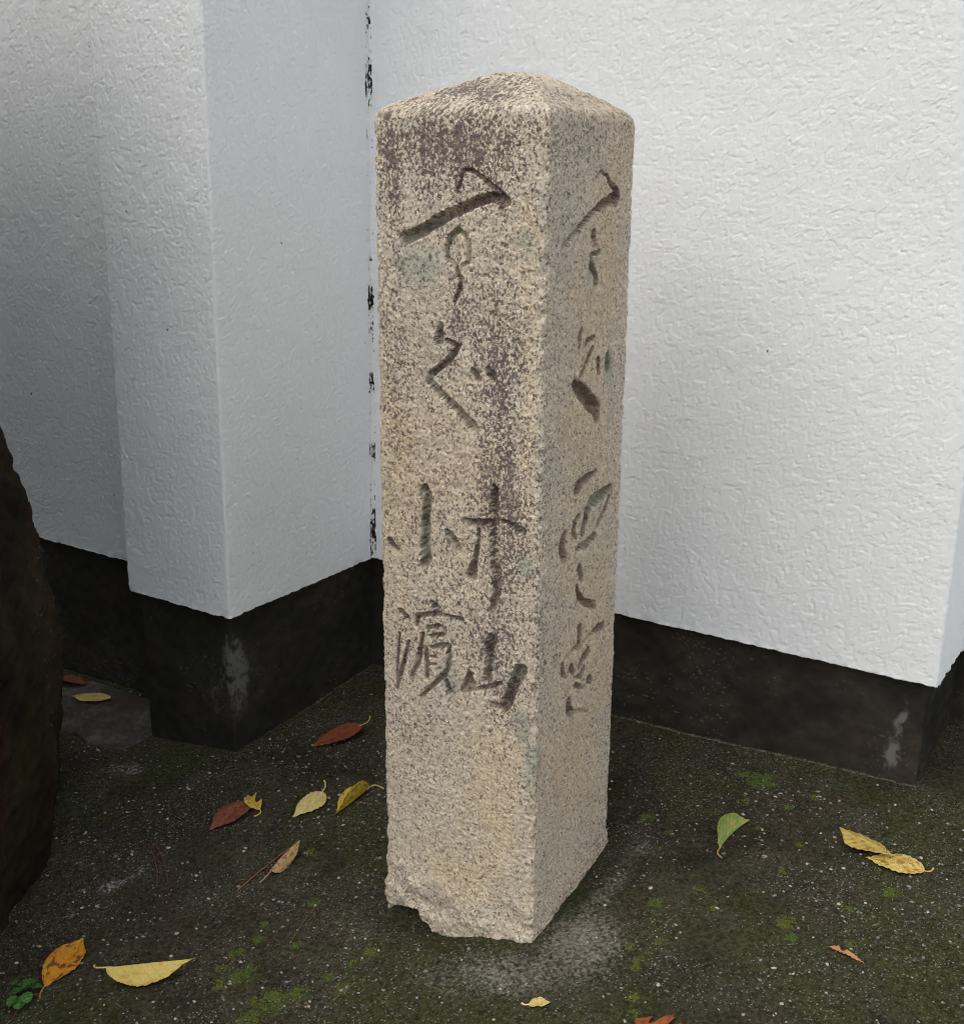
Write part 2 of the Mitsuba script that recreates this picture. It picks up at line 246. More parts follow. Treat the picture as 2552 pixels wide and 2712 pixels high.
def lodged(u, v, which):
    """How much of the stain lies at (u, v): near the middle of the listed stroke pieces."""
    out = mi.Float(0)
    for face, k, a, b, strength in STAINS[which]:
        q = np.array((FRONT, SIDE)[face][k][1]).reshape(-1, 3) / 1000
        for (x0, y0, r0), (x1, y1, r1) in zip(q[a:b], q[a + 1:b + 1]):
            x0, x1 = x0 + 0.23 * face, x1 + 0.23 * face
            dx, dy = x1 - x0, y1 - y0
            t = dr.clip(((u - x0) * dx + (v - y0) * dy) * (1 / (dx * dx + dy * dy + 1e-12)), 0, 1)
            d2 = dr.square(u - x0 - t * dx) + dr.square(v - y0 - t * dy)
            r = 1.15 * (0.35 * min(r0, r1) + 0.65 * max(r0, r1)) + 0.0007
            out = dr.maximum(out, strength * (1 - d2 * (1 / r ** 2) * 0.55))
    return out


def granite_colour(p, n, uv):
    u, v = uv.x, uv.y
    f, s, w = mikit.voronoi(u * 480, v * 460)
    wide = mikit.fbm(u * 14, v * 14, 1.0, octaves=4)
    iron = ellipses(u, v, ((0.17, 0.20, 0.07, 0.13, 0.75), (0.12, 0.06, 0.10, 0.06, 0.7), (0.36, 0.30, 0.12, 0.26, 0.5), (0.36, 0.62, 0.10, 0.25, 0.4), (0.03, 0.62, 0.035, 0.12, 0.7), (0.40, 0.90, 0.06, 0.12, 0.4), (0.205, 0.90, 0.02, 0.06, 0.6), (0.21, 0.70, 0.018, 0.2, 0.5)))
    c = mix((0.495, 0.430, 0.352), (0.450, 0.368, 0.305), smoothstep(0.1, 0.6, w))
    c = mix(c, (0.385, 0.352, 0.312), smoothstep(0.60, 0.66, w) * smoothstep(0.86, 0.80, w))
    c = mix(c, (0.575, 0.515, 0.430), smoothstep(0.84, 0.92, w))
    c = c * mi.Color3f(1.09, 1.075, 1.01) * (0.74 + 0.52 * mikit.fbm(u * 330, v * 330, 5.0, octaves=3))
    c = mix(c, c * mi.Color3f(1.04, 0.95, 0.82), smoothstep(0.45, 0.70, mikit.fbm(u * 9 + 5, v * 9, octaves=4)) * 0.4)
    c = mix(c, c * mi.Color3f(0.93, 0.95, 0.98), smoothstep(0.48, 0.66, mikit.fbm(u * 11 + 25, v * 11, octaves=4)) * 0.7)
    c = mix(c, c * mi.Color3f(1.03, 0.985, 0.88), smoothstep(0.10, 0.95, iron * (0.3 + 1.4 * mikit.fbm(u * 34, v * 34, 9.0, octaves=4))))
    # a skin of grey-green algae in patches
    g = ellipses(u, v, ALGAE)
    g = smoothstep(0.22, 0.80, g * (0.35 + 1.2 * mikit.fbm(u * 45, v * 45, 2.0, octaves=3)))
    c = mix(c, mix((0.20, 0.23, 0.17), (0.34, 0.36, 0.31), mikit.fbm(u * 300, v * 300, 2.0, octaves=2)), g * 0.62)
    torn = mikit.fbm(u * 150, v * 150, 6.0, octaves=3)
    r = smoothstep(0.22, 0.42, lodged(u, v, "G") * (0.35 + 0.75 * torn))
    c = mix(c, mix((0.115, 0.125, 0.080), (0.20, 0.20, 0.145), mikit.noise(u * 400, v * 400)), r * 0.62)
    r = smoothstep(0.25, 0.45, lodged(u, v, "B") * (0.35 + 0.75 * torn))
    c = mix(c, mix((0.085, 0.055, 0.045), (0.17, 0.115, 0.09), mikit.noise(u * 380, v * 380)), r * 0.66)
    # mica flecks everywhere, and a lacy black lichen crust where it has grown
    k = ellipses(u, v, CRUST) * (0.35 + 1.25 * mikit.fbm(u * 85, v * 9, 4.0, octaves=3)) + 0.30 * (wide - 0.5)
    wu, wv = mikit.noise(u * 520, v * 520) - 0.5, mikit.noise(u * 520 + 40, v * 520) - 0.5
    f3, s3, w3 = mikit.voronoi(u * 165 + 3 + 0.75 * wu, v * 145 + 0.75 * wv)
    mica = smoothstep(1.0, 0.5, f3 / (0.09 + 0.46 * (w3 - 0.60))) * dr.select(w3 > 0.60, 1.0, 0.0)
    lace = mikit.fbm(u * 600 + 1.5 * wv, v * 430 + 1.5 * wu, 8.0, octaves=3)
    crust = smoothstep(0.56, 0.74, lace + 0.19 * k - 0.030)
    c = mix(c, (0.088, 0.070, 0.052), mica * 0.80)
    return mix(c, (0.066, 0.044, 0.046), crust * 0.86)


scene["granite"] = {"type": "twosided", "b": {"type": "bumpmap", "t": proc(lambda p, n, uv: mikit.fbm(p.x * 330, p.y * 330, p.z * 330, octaves=2), eps=7e-4), "scale": 0.0011,
    "b": {"type": "principled", "base_color": proc(granite_colour), "roughness": 0.72, "specular": 0.3}}}


def boulder_colour(p, n, uv):
    a = mikit.fbm(p.x * 6, p.y * 6, p.z * 4, octaves=4)
    c = mix((0.011, 0.0080, 0.0052), (0.030, 0.0205, 0.0125), smoothstep(0.3, 0.7, a))
    c = mix(c, (0.022, 0.022, 0.008), smoothstep(0.5, 0.68, mikit.fbm(p.x * 9 + 4, p.y * 9, p.z * 7, octaves=4)) * 0.7)
    c = mix(c, (0.030, 0.013, 0.011), smoothstep(0.55, 0.72, mikit.fbm(p.x * 7, p.y * 7 + 8, p.z * 5, octaves=3)) * 0.5)
    return mix(c, (0.10, 0.10, 0.085), smoothstep(0.83, 0.88, mikit.noise(p.x * 160, p.y * 160, p.z * 160)) * smoothstep(0.5, 0.62, a) * 0.7)


scene["boulder_rock"] = {"type": "twosided", "b": {"type": "bumpmap", "t": proc(lambda p, n, uv: mikit.fbm(p.x * 90, p.y * 90, p.z * 60, octaves=4), eps=1e-3), "scale": 0.009,
    "b": {"type": "principled", "base_color": proc(boulder_colour), "roughness": 0.8, "specular": 0.10}}}


def slab_colour(p, n, uv):
    a = mikit.fbm(p.x * 16, p.y * 16, octaves=5)
    c = mix((0.060, 0.056, 0.049), (0.105, 0.098, 0.084), smoothstep(0.3, 0.7, a)) * (0.5 + mikit.fbm(p.x * 140, p.y * 140, octaves=3))
    return mix(c, (0.055, 0.038, 0.034), smoothstep(0.5, 0.68, mikit.fbm(p.x * 11 + 6, p.y * 11, octaves=4)) * 0.7)


scene["slab_stone"] = {"type": "twosided", "b": {"type": "principled", "base_color": proc(slab_colour), "roughness": 0.95, "specular": 0.05}}
scene["leaf"] = {"type": "twosided", "b": {"type": "principled", "base_color": {"type": "mesh_attribute", "name": "vertex_color"}, "roughness": 0.5, "specular": 0.35}}
scene["grit"] = {"type": "twosided", "b": {"type": "principled", "base_color": {"type": "mesh_attribute", "name": "vertex_color"}, "roughness": 0.65, "specular": 0.3}}
scene["coping_tile"] = {"type": "twosided", "b": {"type": "principled", "base_color": {"type": "rgb", "value": [0.06, 0.06, 0.065]}, "roughness": 0.6}}


# ---------------------------------------------------------------- ground
def ground_z(x, y):
    x, y = np.asarray(x, float), np.asarray(y, float)
    z = 0.0598 * 2 * np.tanh(x / 2) + 0.094 * 1.5 * np.tanh(y / 1.5)
    for a, b, h in ((-0.588, 0.073, 0.0088), (-0.809, 0.073, -0.0088), (-0.049, 0.471, 0.0036), (0.172, 0.471, -0.0013), (0.47, 0.471, -0.0027)):
        z = z + h * np.exp(-((x - a) ** 2 + (y - b) ** 2) / (2 * 0.09 ** 2))
    # the hollow under the broken foot of the post
    z = z - 0.030 * np.exp(-((x + 0.035) / 0.058) ** 2 / 2 - ((y + 0.125) / 0.026) ** 2 / 2)
    return z


def ground_detail(x, y):
    return 0.004 * (fbm(p3(x * 9, y * 9, 3.0), 3) - 0.5) + 0.0030 * (fbm(p3(x * 70, y * 70, 1.0), 3) - 0.5)


gx = np.concatenate([-np.geomspace(60, 1.3, 24)[:-1], axis(-1.3, 1.2, -1.3, 1.0, 0.004, 0.04), np.geomspace(1.2, 60, 24)[1:]])
gy = np.concatenate([-np.geomspace(60, 0.8, 26)[:-1], axis(-0.8, 0.8, -0.8, 0.56, 0.004, 0.04), np.geomspace(0.8, 60, 24)[1:]])
X, Y = np.meshgrid(gx, gy)
Z = ground_z(X, Y) + ground_detail(X, Y)
add("ground", (p3(X, Y, Z).reshape(-1, 3), grid_faces(*X.shape)), "ground_concrete", smooth=True)
labels["ground"] = {"label": "dark damp concrete ground with pale grit and green algae", "category": "ground", "kind": "structure"}


# ---------------------------------------------------------------- white plastered building on a dark plinth
def cell_hash(i, j, k):
    h = (i.astype(np.int64) * 374761393 + j.astype(np.int64) * 668265263 + k * 1442695041) & 0xFFFFFFFF
    h = ((h ^ (h >> 13)) * 1274126177) & 0xFFFFFFFF
    h = ((h ^ (h >> 15)) * 2246822519) & 0xFFFFFFFF
    return ((h ^ (h >> 16)) & 0xFFFFFF) / 16777215.0


def pebbles(s, z, size, seed, lo=0.25):
    """Close-packed grains of about that size: the tallest of the domes that reach each point, from 0 to 1."""
    x, y = s / size, z / size
    ci, cj = np.floor(x), np.floor(y)
    out = np.zeros_like(x)
    for a in (-1, 0, 1):
        for b in (-1, 0, 1):
            i, j = ci + a, cj + b
            px, py = i + 0.15 + 0.7 * cell_hash(i, j, seed), j + 0.15 + 0.7 * cell_hash(i, j, seed + 7)
            r = 0.50 + 0.42 * cell_hash(i, j, seed + 13)
            hgt = lo + (1 - lo) * cell_hash(i, j, seed + 29)
            st = 0.75 + 0.5 * cell_hash(i, j, seed + 41)
            d2 = ((x - px) ** 2 * st + (y - py) ** 2 / st) / r ** 2
            out = np.maximum(out, hgt * np.sqrt(np.clip(1 - d2, 0, 1)))
    return out


def stucco(s, z, seed):
    """Height of the sprayed roughcast whose tops were pressed flat, in metres, at distance s along the wall and height z: grains of two sizes, some merged into flat islands."""
    k = int(seed * 100)
    w1 = noise(p3(s * 190, z * 190, seed + 11.0)) - 0.5
    w2 = noise(p3(s * 190, z * 190, seed + 23.0)) - 0.5
    ws, wz = s + 0.0026 * w1, z + 0.0026 * w2
    h = np.minimum(0.00175 * pebbles(ws, wz, 0.0072, k), 0.00115) + 0.00075 * pebbles(s + 0.001 * w2, z + 0.001 * w1, 0.0040, k + 3)
    h = np.minimum(h, 0.00165)
    big = noise(p3(s * 78 + w1 * 0.9, z * 72 + w2 * 0.9, seed + 31.0)) + 0.16 * (noise(p3(s * 7, z * 7, seed + 41.0)) - 0.45)
    flat = sstep(0.70, 0.725, big)
    level = 0.00185 + 0.0002 * noise(p3(s * 20, z * 20, seed + 3.0))
    h = h * (1 - flat) + level * flat
    return 0.66 * h + 0.0018 * (fbm(p3(s * 12, z * 12, seed + 7.0), 2) - 0.5)



def path_samples(points, spans, radius):
    """Samples of a plan polyline with rounded outer corners. spans: for each leg (fine from, fine to, fine step, coarse step) as distances along the leg.
    Returns positions (n, 2), outward normals (n, 2) and the distance along the path; the outside lies to the right of the direction of travel."""
    pts = np.asarray(points, float)
    out, nor, dist, run = [], [], [], 0.0
    for i in range(len(pts) - 1):
        a, b = pts[i], pts[i + 1]
        L = np.linalg.norm(b - a)
        d = (b - a) / L
        nrm = np.array([d[1], -d[0]])
        lo, hi = (radius if i > 0 else 0.0), (L - radius if i < len(pts) - 2 else L)
        t = axis(lo, hi, *spans[i])
        out.append(a + t[:, None] * d)
        nor.append(np.repeat(nrm[None], len(t), 0))
        dist.append(run + t)
        if i < len(pts) - 2:
            c = pts[i + 2] - b
            c = c / np.linalg.norm(c)
            n2 = np.array([c[1], -c[0]])
            centre = b - d * radius - nrm * radius
            for ang in np.linspace(0, np.pi / 2, 7)[1:-1]:
                n = nrm * np.cos(ang) + n2 * np.sin(ang)
                out.append((centre + n * radius)[None])
                nor.append(n[None])
                dist.append(np.array([run + L - radius + 2 * radius * ang / (np.pi / 2)]))
        run += L
    return np.vstack(out), np.vstack(nor), np.concatenate(dist)


ZB, ZT = 0.2399, 2.75


def plaster_wall(key, points, spans, seed, zfine=(ZB, 1.45), step=0.0017):
    xy, nr, s = path_samples(points, spans, 0.005)
    z = axis(ZB, ZT, *zfine, step, 0.05)
    S, Zz = np.meshgrid(s, z)
    H = stucco(S, Zz, seed)
    H = H + 0.0035 * (noise(p3(S * 90, 0.0, seed + 61.0)) - 0.4) * np.exp(-(Zz - ZB) / 0.004)   # trowelled lower lip
    P = np.empty(S.shape + (3,))
    P[..., :2] = xy[None] + nr[None] * (H - 0.0015)[..., None]
    P[..., 2] = Zz + 0.0018 * (noise(p3(S * 110, 2.0, seed + 71.0)) - 0.5) * np.exp(-(Zz - ZB) / 0.006)
    under = P[0].copy()
    under[:, :2] = 0.3 * P[0][:, :2] + 0.7 * (xy - nr * 0.04)      # the soffit of the plaster's lower edge
    P = np.concatenate([under[None], P], 0)
    add(key, (P.reshape(-1, 3), grid_faces(*P.shape[:2])), "plaster", smooth=True)


def plinth_wall(key, points, spans, seed):
    xy, nr, s = path_samples(points, spans, 0.004)
    z = axis(-0.25, ZB + 0.004, -0.07, ZB + 0.004, 0.006, 0.03)
    S, Zz = np.meshgrid(s, z)
    H = 0.0030 * (fbm(p3(S * 18, Zz * 18, seed), 4) - 0.5)
    P = np.empty(S.shape + (3,))
    P[..., :2] = xy[None] + nr[None] * H[..., None]
    P[..., 2] = Zz
    add(key, (P.reshape(-1, 3), grid_faces(*P.shape[:2])), "plinth_concrete", smooth=True)


F = 0.0017
INSET = 0.0155
plaster_wall("building__wall", [(-0.580, 0.455), (0.480, 0.455), (0.480, 0.72)], [(0, 2, F, 0.05), (0.0, 0.3, 0.003, 0.05)], 1.0, (ZB, 1.34))
plaster_wall("building__pier", [(-0.818, 0.19), (-0.818, 0.062), (-0.573, 0.062), (-0.573, 0.458)], [(0, 1, 0.006, 0.05), (0, 1, F, 0.05), (0, 1, F, 0.05)], 2.0, (ZB, 1.34))
plaster_wall("building__wall_001", [(-6.0, 0.170), (-0.800, 0.170)], [(4.72, 5.3, F, 0.08)], 3.0, (ZB, 1.34))
plaster_wall("building__wall_002", [(0.44, 0.680), (6.0, 0.680)], [(0, 0.5, 0.004, 0.08)], 4.0, (ZB, 0.9), 0.004)
i = INSET
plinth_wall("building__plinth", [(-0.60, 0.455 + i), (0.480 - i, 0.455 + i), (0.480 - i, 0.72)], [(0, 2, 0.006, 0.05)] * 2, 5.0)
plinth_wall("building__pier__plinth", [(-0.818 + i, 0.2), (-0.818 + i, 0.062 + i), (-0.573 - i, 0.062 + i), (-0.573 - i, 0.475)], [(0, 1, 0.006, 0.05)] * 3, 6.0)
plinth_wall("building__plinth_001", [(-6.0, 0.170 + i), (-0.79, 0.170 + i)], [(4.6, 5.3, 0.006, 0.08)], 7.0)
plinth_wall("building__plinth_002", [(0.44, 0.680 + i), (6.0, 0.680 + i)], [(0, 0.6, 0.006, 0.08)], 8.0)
cop = trimesh.creation.box(bounds=[[-6.0, 0.03, ZT - 0.002], [6.0, 1.6, ZT + 0.07]])
add("building__coping", cop, "coping_tile")
labels["building"] = {"label": "white rough-plastered building with a pier and a dark concrete plinth behind the stone post", "category": "building"}
labels["building__wall"] = {"label": "bright white plaster wall with black mould in its inner corner"}
labels["building__wall_001"] = {"label": "grey shaded plaster wall set back on the left"}
labels["building__pier"] = {"label": "projecting plaster pier to the left of the post"}



# ---------------------------------------------------------------- carved granite guide post
W1, W2, ZTOP = 0.230, 0.239, 1.043
L0, L1 = np.array([-0.1099, -0.1244]), np.array([-0.1214, -0.1266])
M0, M1 = np.array([0.1201, -0.1145]), np.array([0.1093, -0.1165])
R0, R1 = np.array([0.1099, 0.1244]), np.array([0.1012, 0.1200])
ZREF = 1.0237


def carve(a, z, strokes, broad=1.2):
    """Depth in metres of the cut letters at face coordinates a (across) and z (up). Each stroke: (depth mm, x, z, half width mm, ...)."""
    cut = np.zeros_like(a)
    jx = 0.0019 * (fbm(p3(a * 210, z * 210, 9.0), 3) - 0.5) * 2
    jz = 0.0019 * (fbm(p3(a * 210, z * 210, 19.0), 3) - 0.5) * 2
    for depth, flat in strokes:
        q = np.array(flat).reshape(-1, 3) / 1000
        m = (a > q[:, 0].min() - 0.012) & (a < q[:, 0].max() + 0.012) & (z > q[:, 1].min() - 0.012) & (z < q[:, 1].max() + 0.012)
        if not m.any():
            continue
        js = np.clip(q[:, 2].mean() / 0.0045, 0.3, 1.0)
        x, y = (a + jx * js)[m], (z + jz * js)[m]
        best = np.zeros_like(x)
        for (x0, y0, r0), (x1, y1, r1) in zip(q[:-1], q[1:]):
            dx, dy = x1 - x0, y1 - y0
            t = np.clip(((x - x0) * dx + (y - y0) * dy) / (dx * dx + dy * dy + 1e-12), 0, 1)
            r = np.maximum(broad * (r0 + (r1 - r0) * t) + 0.0006, 0.0021)
            d = np.hypot(x - x0 - t * dx, y - y0 - t * dy)
            bowl = np.clip(1 - (d / r) ** 3.2, 0, 1) ** 0.75
            best = np.maximum(best, np.minimum(CUT * depth / 1000, 2.2 * r) * bowl)
        cut[m] = np.maximum(cut[m], best)
    return cut


CUT = 1.6
rc = 0.007
STEP = 0.00125
per, pn, fx, fy = [], [], [], []
corners = [(0, 0), (W1, 0), (W1, W2), (0, W2)]
for k in range(4):
    a, b = np.array(corners[k], float), np.array(corners[(k + 1) % 4], float)
    L = np.linalg.norm(b - a)
    d = (b - a) / L
    n = np.array([d[1], -d[0]])
    t = np.linspace(rc, L - rc, int((L - 2 * rc) / (STEP if k < 2 else 0.008)) + 1)
    per.append(a + t[:, None] * d)
    pn.append(np.repeat(n[None], len(t), 0))
    n2 = np.array([n[0] * 0 - n[1], n[0]])
    c = b - d * rc - n * rc
    for ang in np.linspace(0, np.pi / 2, 9)[1:-1]:
        m = n * np.cos(ang) + n2 * np.sin(ang)
        per.append((c + m * rc)[None])
        pn.append(m[None])
per, pn = np.vstack(per), np.vstack(pn)
per, pn = np.vstack([per, per[:1]]), np.vstack([pn, pn[:1]])
arc = np.concatenate([[0], np.cumsum(np.linalg.norm(np.diff(per, axis=0), axis=1))]) + rc
zs = axis(-0.10, ZTOP, -0.055, ZTOP, STEP, 0.006)
A, Zp = np.meshgrid(arc, zs)
PX, PY = np.repeat(per[None, :, 0], len(zs), 0), np.repeat(per[None, :, 1], len(zs), 0)
front = (pn[:, 1] < -0.9)[None] & (Zp > -1)
side = (pn[:, 0] > 0.9)[None] & (Zp > -1)
world3 = p3(PX, PY, Zp)
disp = 0.0022 * (fbm(world3 * 22, 3, 5) - 0.5) + 0.0016 * (fbm(world3 * 130, 2, 8) - 0.5) + 0.0013 * (fbm(world3 * 320, 2, 4) - 0.5)
edge = np.minimum(np.minimum(np.hypot(PX - W1, PY), np.hypot(PX, PY)), np.hypot(PX - W1, PY - W2))
disp = disp - np.exp(-edge / 0.006) * 0.0042 * sstep(0.42, 0.75, fbm(world3 * 55, 3, 3))          # worn arrises
disp[front] -= carve(PX[front], Zp[front], FRONT)
disp[side] -= carve(PY[side], Zp[side], SIDE, 1.0)
# the foot: rough and bulging, broken away and undercut at the left of the front
foot = sstep(0.055, 0.0, Zp + 0.035 * (fbm(world3 * 26, 3, 12) - 0.5) - 0.02 * sstep(0.10, 0.0, PX) - 0.010)
disp = disp + foot * np.where(side, 0.35, 1.0) * (0.016 * (fbm(world3 * 38, 4, 14) - 0.56) + 0.004)
zcut = np.interp(PX[0], [0, 0.03, 0.053, 0.060, 0.093, 0.127, 0.15], [-0.022, -0.017, -0.012, -0.030, -0.038, -0.045, -0.20])
under = sstep(0.0, 0.012, zcut[None] + 0.010 * (fbm(world3 * 50, 3, 15) - 0.5) - Zp) * front
disp = disp - 0.05 * under
PX, PY = PX + pn[None, :, 0] * disp, PY + pn[None, :, 1] * disp
k = Zp / ZREF
LX = (L0 + (L1 - L0) * k[..., None]) + (PX / W1)[..., None] * ((M0 + (M1 - M0) * k[..., None]) - (L0 + (L1 - L0) * k[..., None])) \
    + (PY / W2)[..., None] * ((R0 + (R1 - R0) * k[..., None]) - (M0 + (M1 - M0) * k[..., None]))
body = np.concatenate([LX, Zp[..., None]], -1)
# eaves worn round, then the pyramid cap: rings that shrink towards a blunt apex
ze = np.clip((body[..., 2] - (ZTOP - 0.0148)) / 0.0170, 0, 0.87)
inset = 0.0170 * (1 - np.sqrt(1 - ze ** 2))
axis_c = body[:, :-1, :2].mean(1)[:, None]
rad = body[..., :2] - axis_c
body[..., :2] = axis_c + rad * (1 - inset / 0.115)[..., None]
ks = 1 - np.linspace(0.012, 1, 100) * 0.99
top = body[-1]
centre = top[:-1].mean(0)
rings = []
dirs = top - centre
len2 = np.linalg.norm(dirs[:, :2], axis=1, keepdims=True)
round_dirs = dirs / len2 * (0.5 * len2.min() + 0.5 * len2.mean())
for q, kk in enumerate(ks):
    e = 0.085
    rise = 0.0395 * (1 - (np.sqrt(kk ** 2.3 + e) - np.sqrt(e)) / (np.sqrt(1 + e) - np.sqrt(e)))
    soft = 0.65 * (1 - kk) ** 2
    ring = centre + (dirs * (1 - soft) + round_dirs * soft) * kk
    ring[:, 2] = ZTOP + rise
    ring[:, 2] += (0.0050 * (fbm(ring * 24, 3, 5) - 0.5) + 0.0035 * (fbm(ring * 190, 2, 6) - 0.5)) * min(1, (1 - kk) * 12)
    rings.append(ring)
cap = np.array(rings)
full = np.concatenate([body, cap], 0)
rowlen = np.concatenate([zs, ZTOP + 0.120 * (1 - ks)])
Vv = np.concatenate([Zp, np.repeat(rowlen[len(zs):, None], len(arc), 1)], 0)
kfull = np.concatenate([np.ones(len(zs)), ks])
seg = np.where(arc < W1, W1 / 2, np.where(arc < W1 + W2, W1 + W2 / 2, np.where(arc < 2 * W1 + W2, 1.5 * W1 + W2, 2 * W1 + 1.5 * W2)))
Uu = seg[None] + (arc - seg)[None] * np.maximum(kfull, 0.02)[:, None]
faces = grid_faces(full.shape[0], full.shape[1])
last = (full.shape[0] - 1) * full.shape[1]
verts = np.vstack([full.reshape(-1, 3), cap[-1].mean(0)[None] + [[0, 0, 0.0006]]])
fan = np.stack([np.arange(full.shape[1] - 1) + last, np.arange(full.shape[1] - 1) + last + 1, np.full(full.shape[1] - 1, len(verts) - 1)], 1)
uvs = np.vstack([np.stack([Uu, Vv], -1).reshape(-1, 2), [[W1 / 2, Vv[-1, 0]]]])
add("stone_post", (verts, np.vstack([faces, fan])), "granite", smooth=True, uv=uvs)
labels["stone_post"] = {"label": "square weathered granite guide post with carved Japanese characters and a pyramid top", "category": "stone post"}


def tube_mesh(pts, radii, sides=6):
    pts = np.asarray(pts, float)
    tg = np.gradient(pts, axis=0)
    tg /= np.linalg.norm(tg, axis=1, keepdims=True) + 1e-12
    a = np.cross(tg, [0.05, 0.02, 1.0])
    a /= np.linalg.norm(a, axis=1, keepdims=True) + 1e-12
    b = np.cross(tg, a)
    th = np.linspace(0, 2 * np.pi, sides + 1)
    P = pts[:, None] + np.asarray(radii)[:, None, None] * (np.cos(th)[None, :, None] * a[:, None] + np.sin(th)[None, :, None] * b[:, None])
    return P.reshape(-1, 3), grid_faces(len(pts), sides + 1)


def curve(ps, n):
    ps = np.asarray(ps, float)
    t = np.linspace(0, 1, len(ps))
    from scipy.interpolate import CubicSpline, interp1d
    return (CubicSpline(t, ps) if len(ps) > 2 else interp1d(t, ps, axis=0))(np.linspace(0, 1, n))


# ---------------------------------------------------------------- boulder at the left edge
r_ax, f_ax = np.array([0.844, 0.536]), np.array([-0.536, 0.844])
cen = np.array([-1.052, -0.719])
hz = np.concatenate([np.linspace(-0.25, 1.05, 260), np.linspace(1.06, 1.13, 14)])
th = np.linspace(0, 2 * np.pi, 501)
prof = np.interp(hz, [-0.25, -0.05, 0.10, 0.25, 0.40, 0.48, 0.58, 0.80, 1.00, 1.09, 1.12, 1.13], [0.93, 0.95, 0.985, 1.0, 0.975, 0.955, 0.90, 0.68, 0.45, 0.28, 0.13, 0.01])
prof = np.convolve(np.pad(prof, 4, mode="edge"), np.ones(9) / 9, "valid")
prof[-1] = 0.005
TH, HZ = np.meshgrid(th, hz)
unit = p3(np.cos(TH), np.sin(TH), HZ * 1.6)
rr = prof[:, None] * (1 + 0.13 * (fbm(unit * 1.6 + 4, 3, 21) - 0.5) + 0.085 * (fbm(unit * [5, 5, 1.5] + 9, 4, 22) - 0.5) + 0.03 * (fbm(unit * 16, 3, 23) - 0.5) + 0.018 * (fbm(unit * 42, 3, 24) - 0.5))
sq = (np.abs(np.cos(TH)) ** 2.6 + np.abs(np.sin(TH)) ** 2.6) ** (-1 / 2.6)
lx, ly = rr * sq * np.cos(TH) * 0.60, rr * sq * np.sin(TH) * 0.66
XY = cen + lx[..., None] * r_ax + ly[..., None] * f_ax
boulder_mesh = (np.concatenate([XY, HZ[..., None]], -1).reshape(-1, 3), grid_faces(*TH.shape))
add("boulder", boulder_mesh, "boulder_rock", smooth=True)
labels["boulder"] = {"label": "large dark weathered boulder with moss stains at the left edge of the picture", "category": "boulder"}

# an evergreen tree that stands behind the boulder, just outside the picture, and shades the wall on the left
tree = np.array([-1.72, -0.95])
tz = np.linspace(-0.20, 1.45, 40)
txy = tree + np.stack([0.05 * np.sin(tz * 2) + 0.10 * tz, 0.04 * np.cos(tz * 1.7)], 1)
add("tree__trunk", tube_mesh(np.column_stack([txy, tz]), 0.085 - 0.018 * tz + 0.05 * np.exp(-(tz + 0.15) / 0.12), 18), "boulder_rock", smooth=True)
CR, RAD = np.array([-1.34, -0.90, 1.00]), np.array([0.94, 0.86, 0.93])
for q in range(9):
    z0 = 0.25 + 0.12 * q
    b0 = np.array([np.interp(z0, tz, txy[:, 0]), np.interp(z0, tz, txy[:, 1]), z0])
    a = q * 2.4
    e = CR + RAD * 0.75 * np.array([np.cos(a), np.sin(a), 0.25 + 0.05 * (q - 4)])
    add("tree__branch" + (f"_{q:03d}" if q else ""), tube_mesh(curve([b0, 0.5 * (b0 + e) + [0, 0, 0.10], e], 14), np.linspace(0.028, 0.006, 14), 8), "boulder_rock", smooth=True)
n = 12000
d = rng.normal(0, 1, (n, 3))
d /= np.linalg.norm(d, axis=1, keepdims=True)
pos = CR + RAD * d * (rng.uniform(0, 1, (n, 1)) ** 0.42) * (0.80 + 0.30 * fbm(d * 2.2 + 3, 2, 31))[:, None]
up_ = rng.normal(0, 1, (n, 3)) * [0.5, 0.5, 0.3] + [0, 0, 0.8] + 0.5 * d
up_ /= np.linalg.norm(up_, axis=1, keepdims=True)
al = np.cross(up_, rng.normal(0, 1, (n, 3)))
al /= np.linalg.norm(al, axis=1, keepdims=True)
ac = np.cross(up_, al)
ln, wd = rng.uniform(0.045, 0.075, (n, 1)), rng.uniform(0.020, 0.030, (n, 1))
lv = np.stack([pos - al * ln, pos - al * ln * 0.25 + ac * wd + up_ * 0.004, pos + al * ln * 0.4 + ac * wd * 0.8, pos + al * ln - up_ * 0.014, pos + al * ln * 0.4 - ac * wd * 0.8, pos - al * ln * 0.25 - ac * wd + up_ * 0.004], 1).reshape(-1, 3)
b4 = (np.arange(n) * 6)[:, None]
lc = np.array([0.030, 0.052, 0.016]) * rng.uniform(0.6, 1.5, (n, 1))
add("tree__crown", (lv, np.vstack([b4 + [0, 1, 5], b4 + [1, 2, 5], b4 + [2, 4, 5], b4 + [2, 3, 4]])), "leaf", smooth=True, color=np.repeat(lc[:, None], 6, 1).reshape(-1, 3))
labels["tree"] = {"label": "bushy dark evergreen tree standing behind the boulder, beyond the left edge", "category": "tree"}

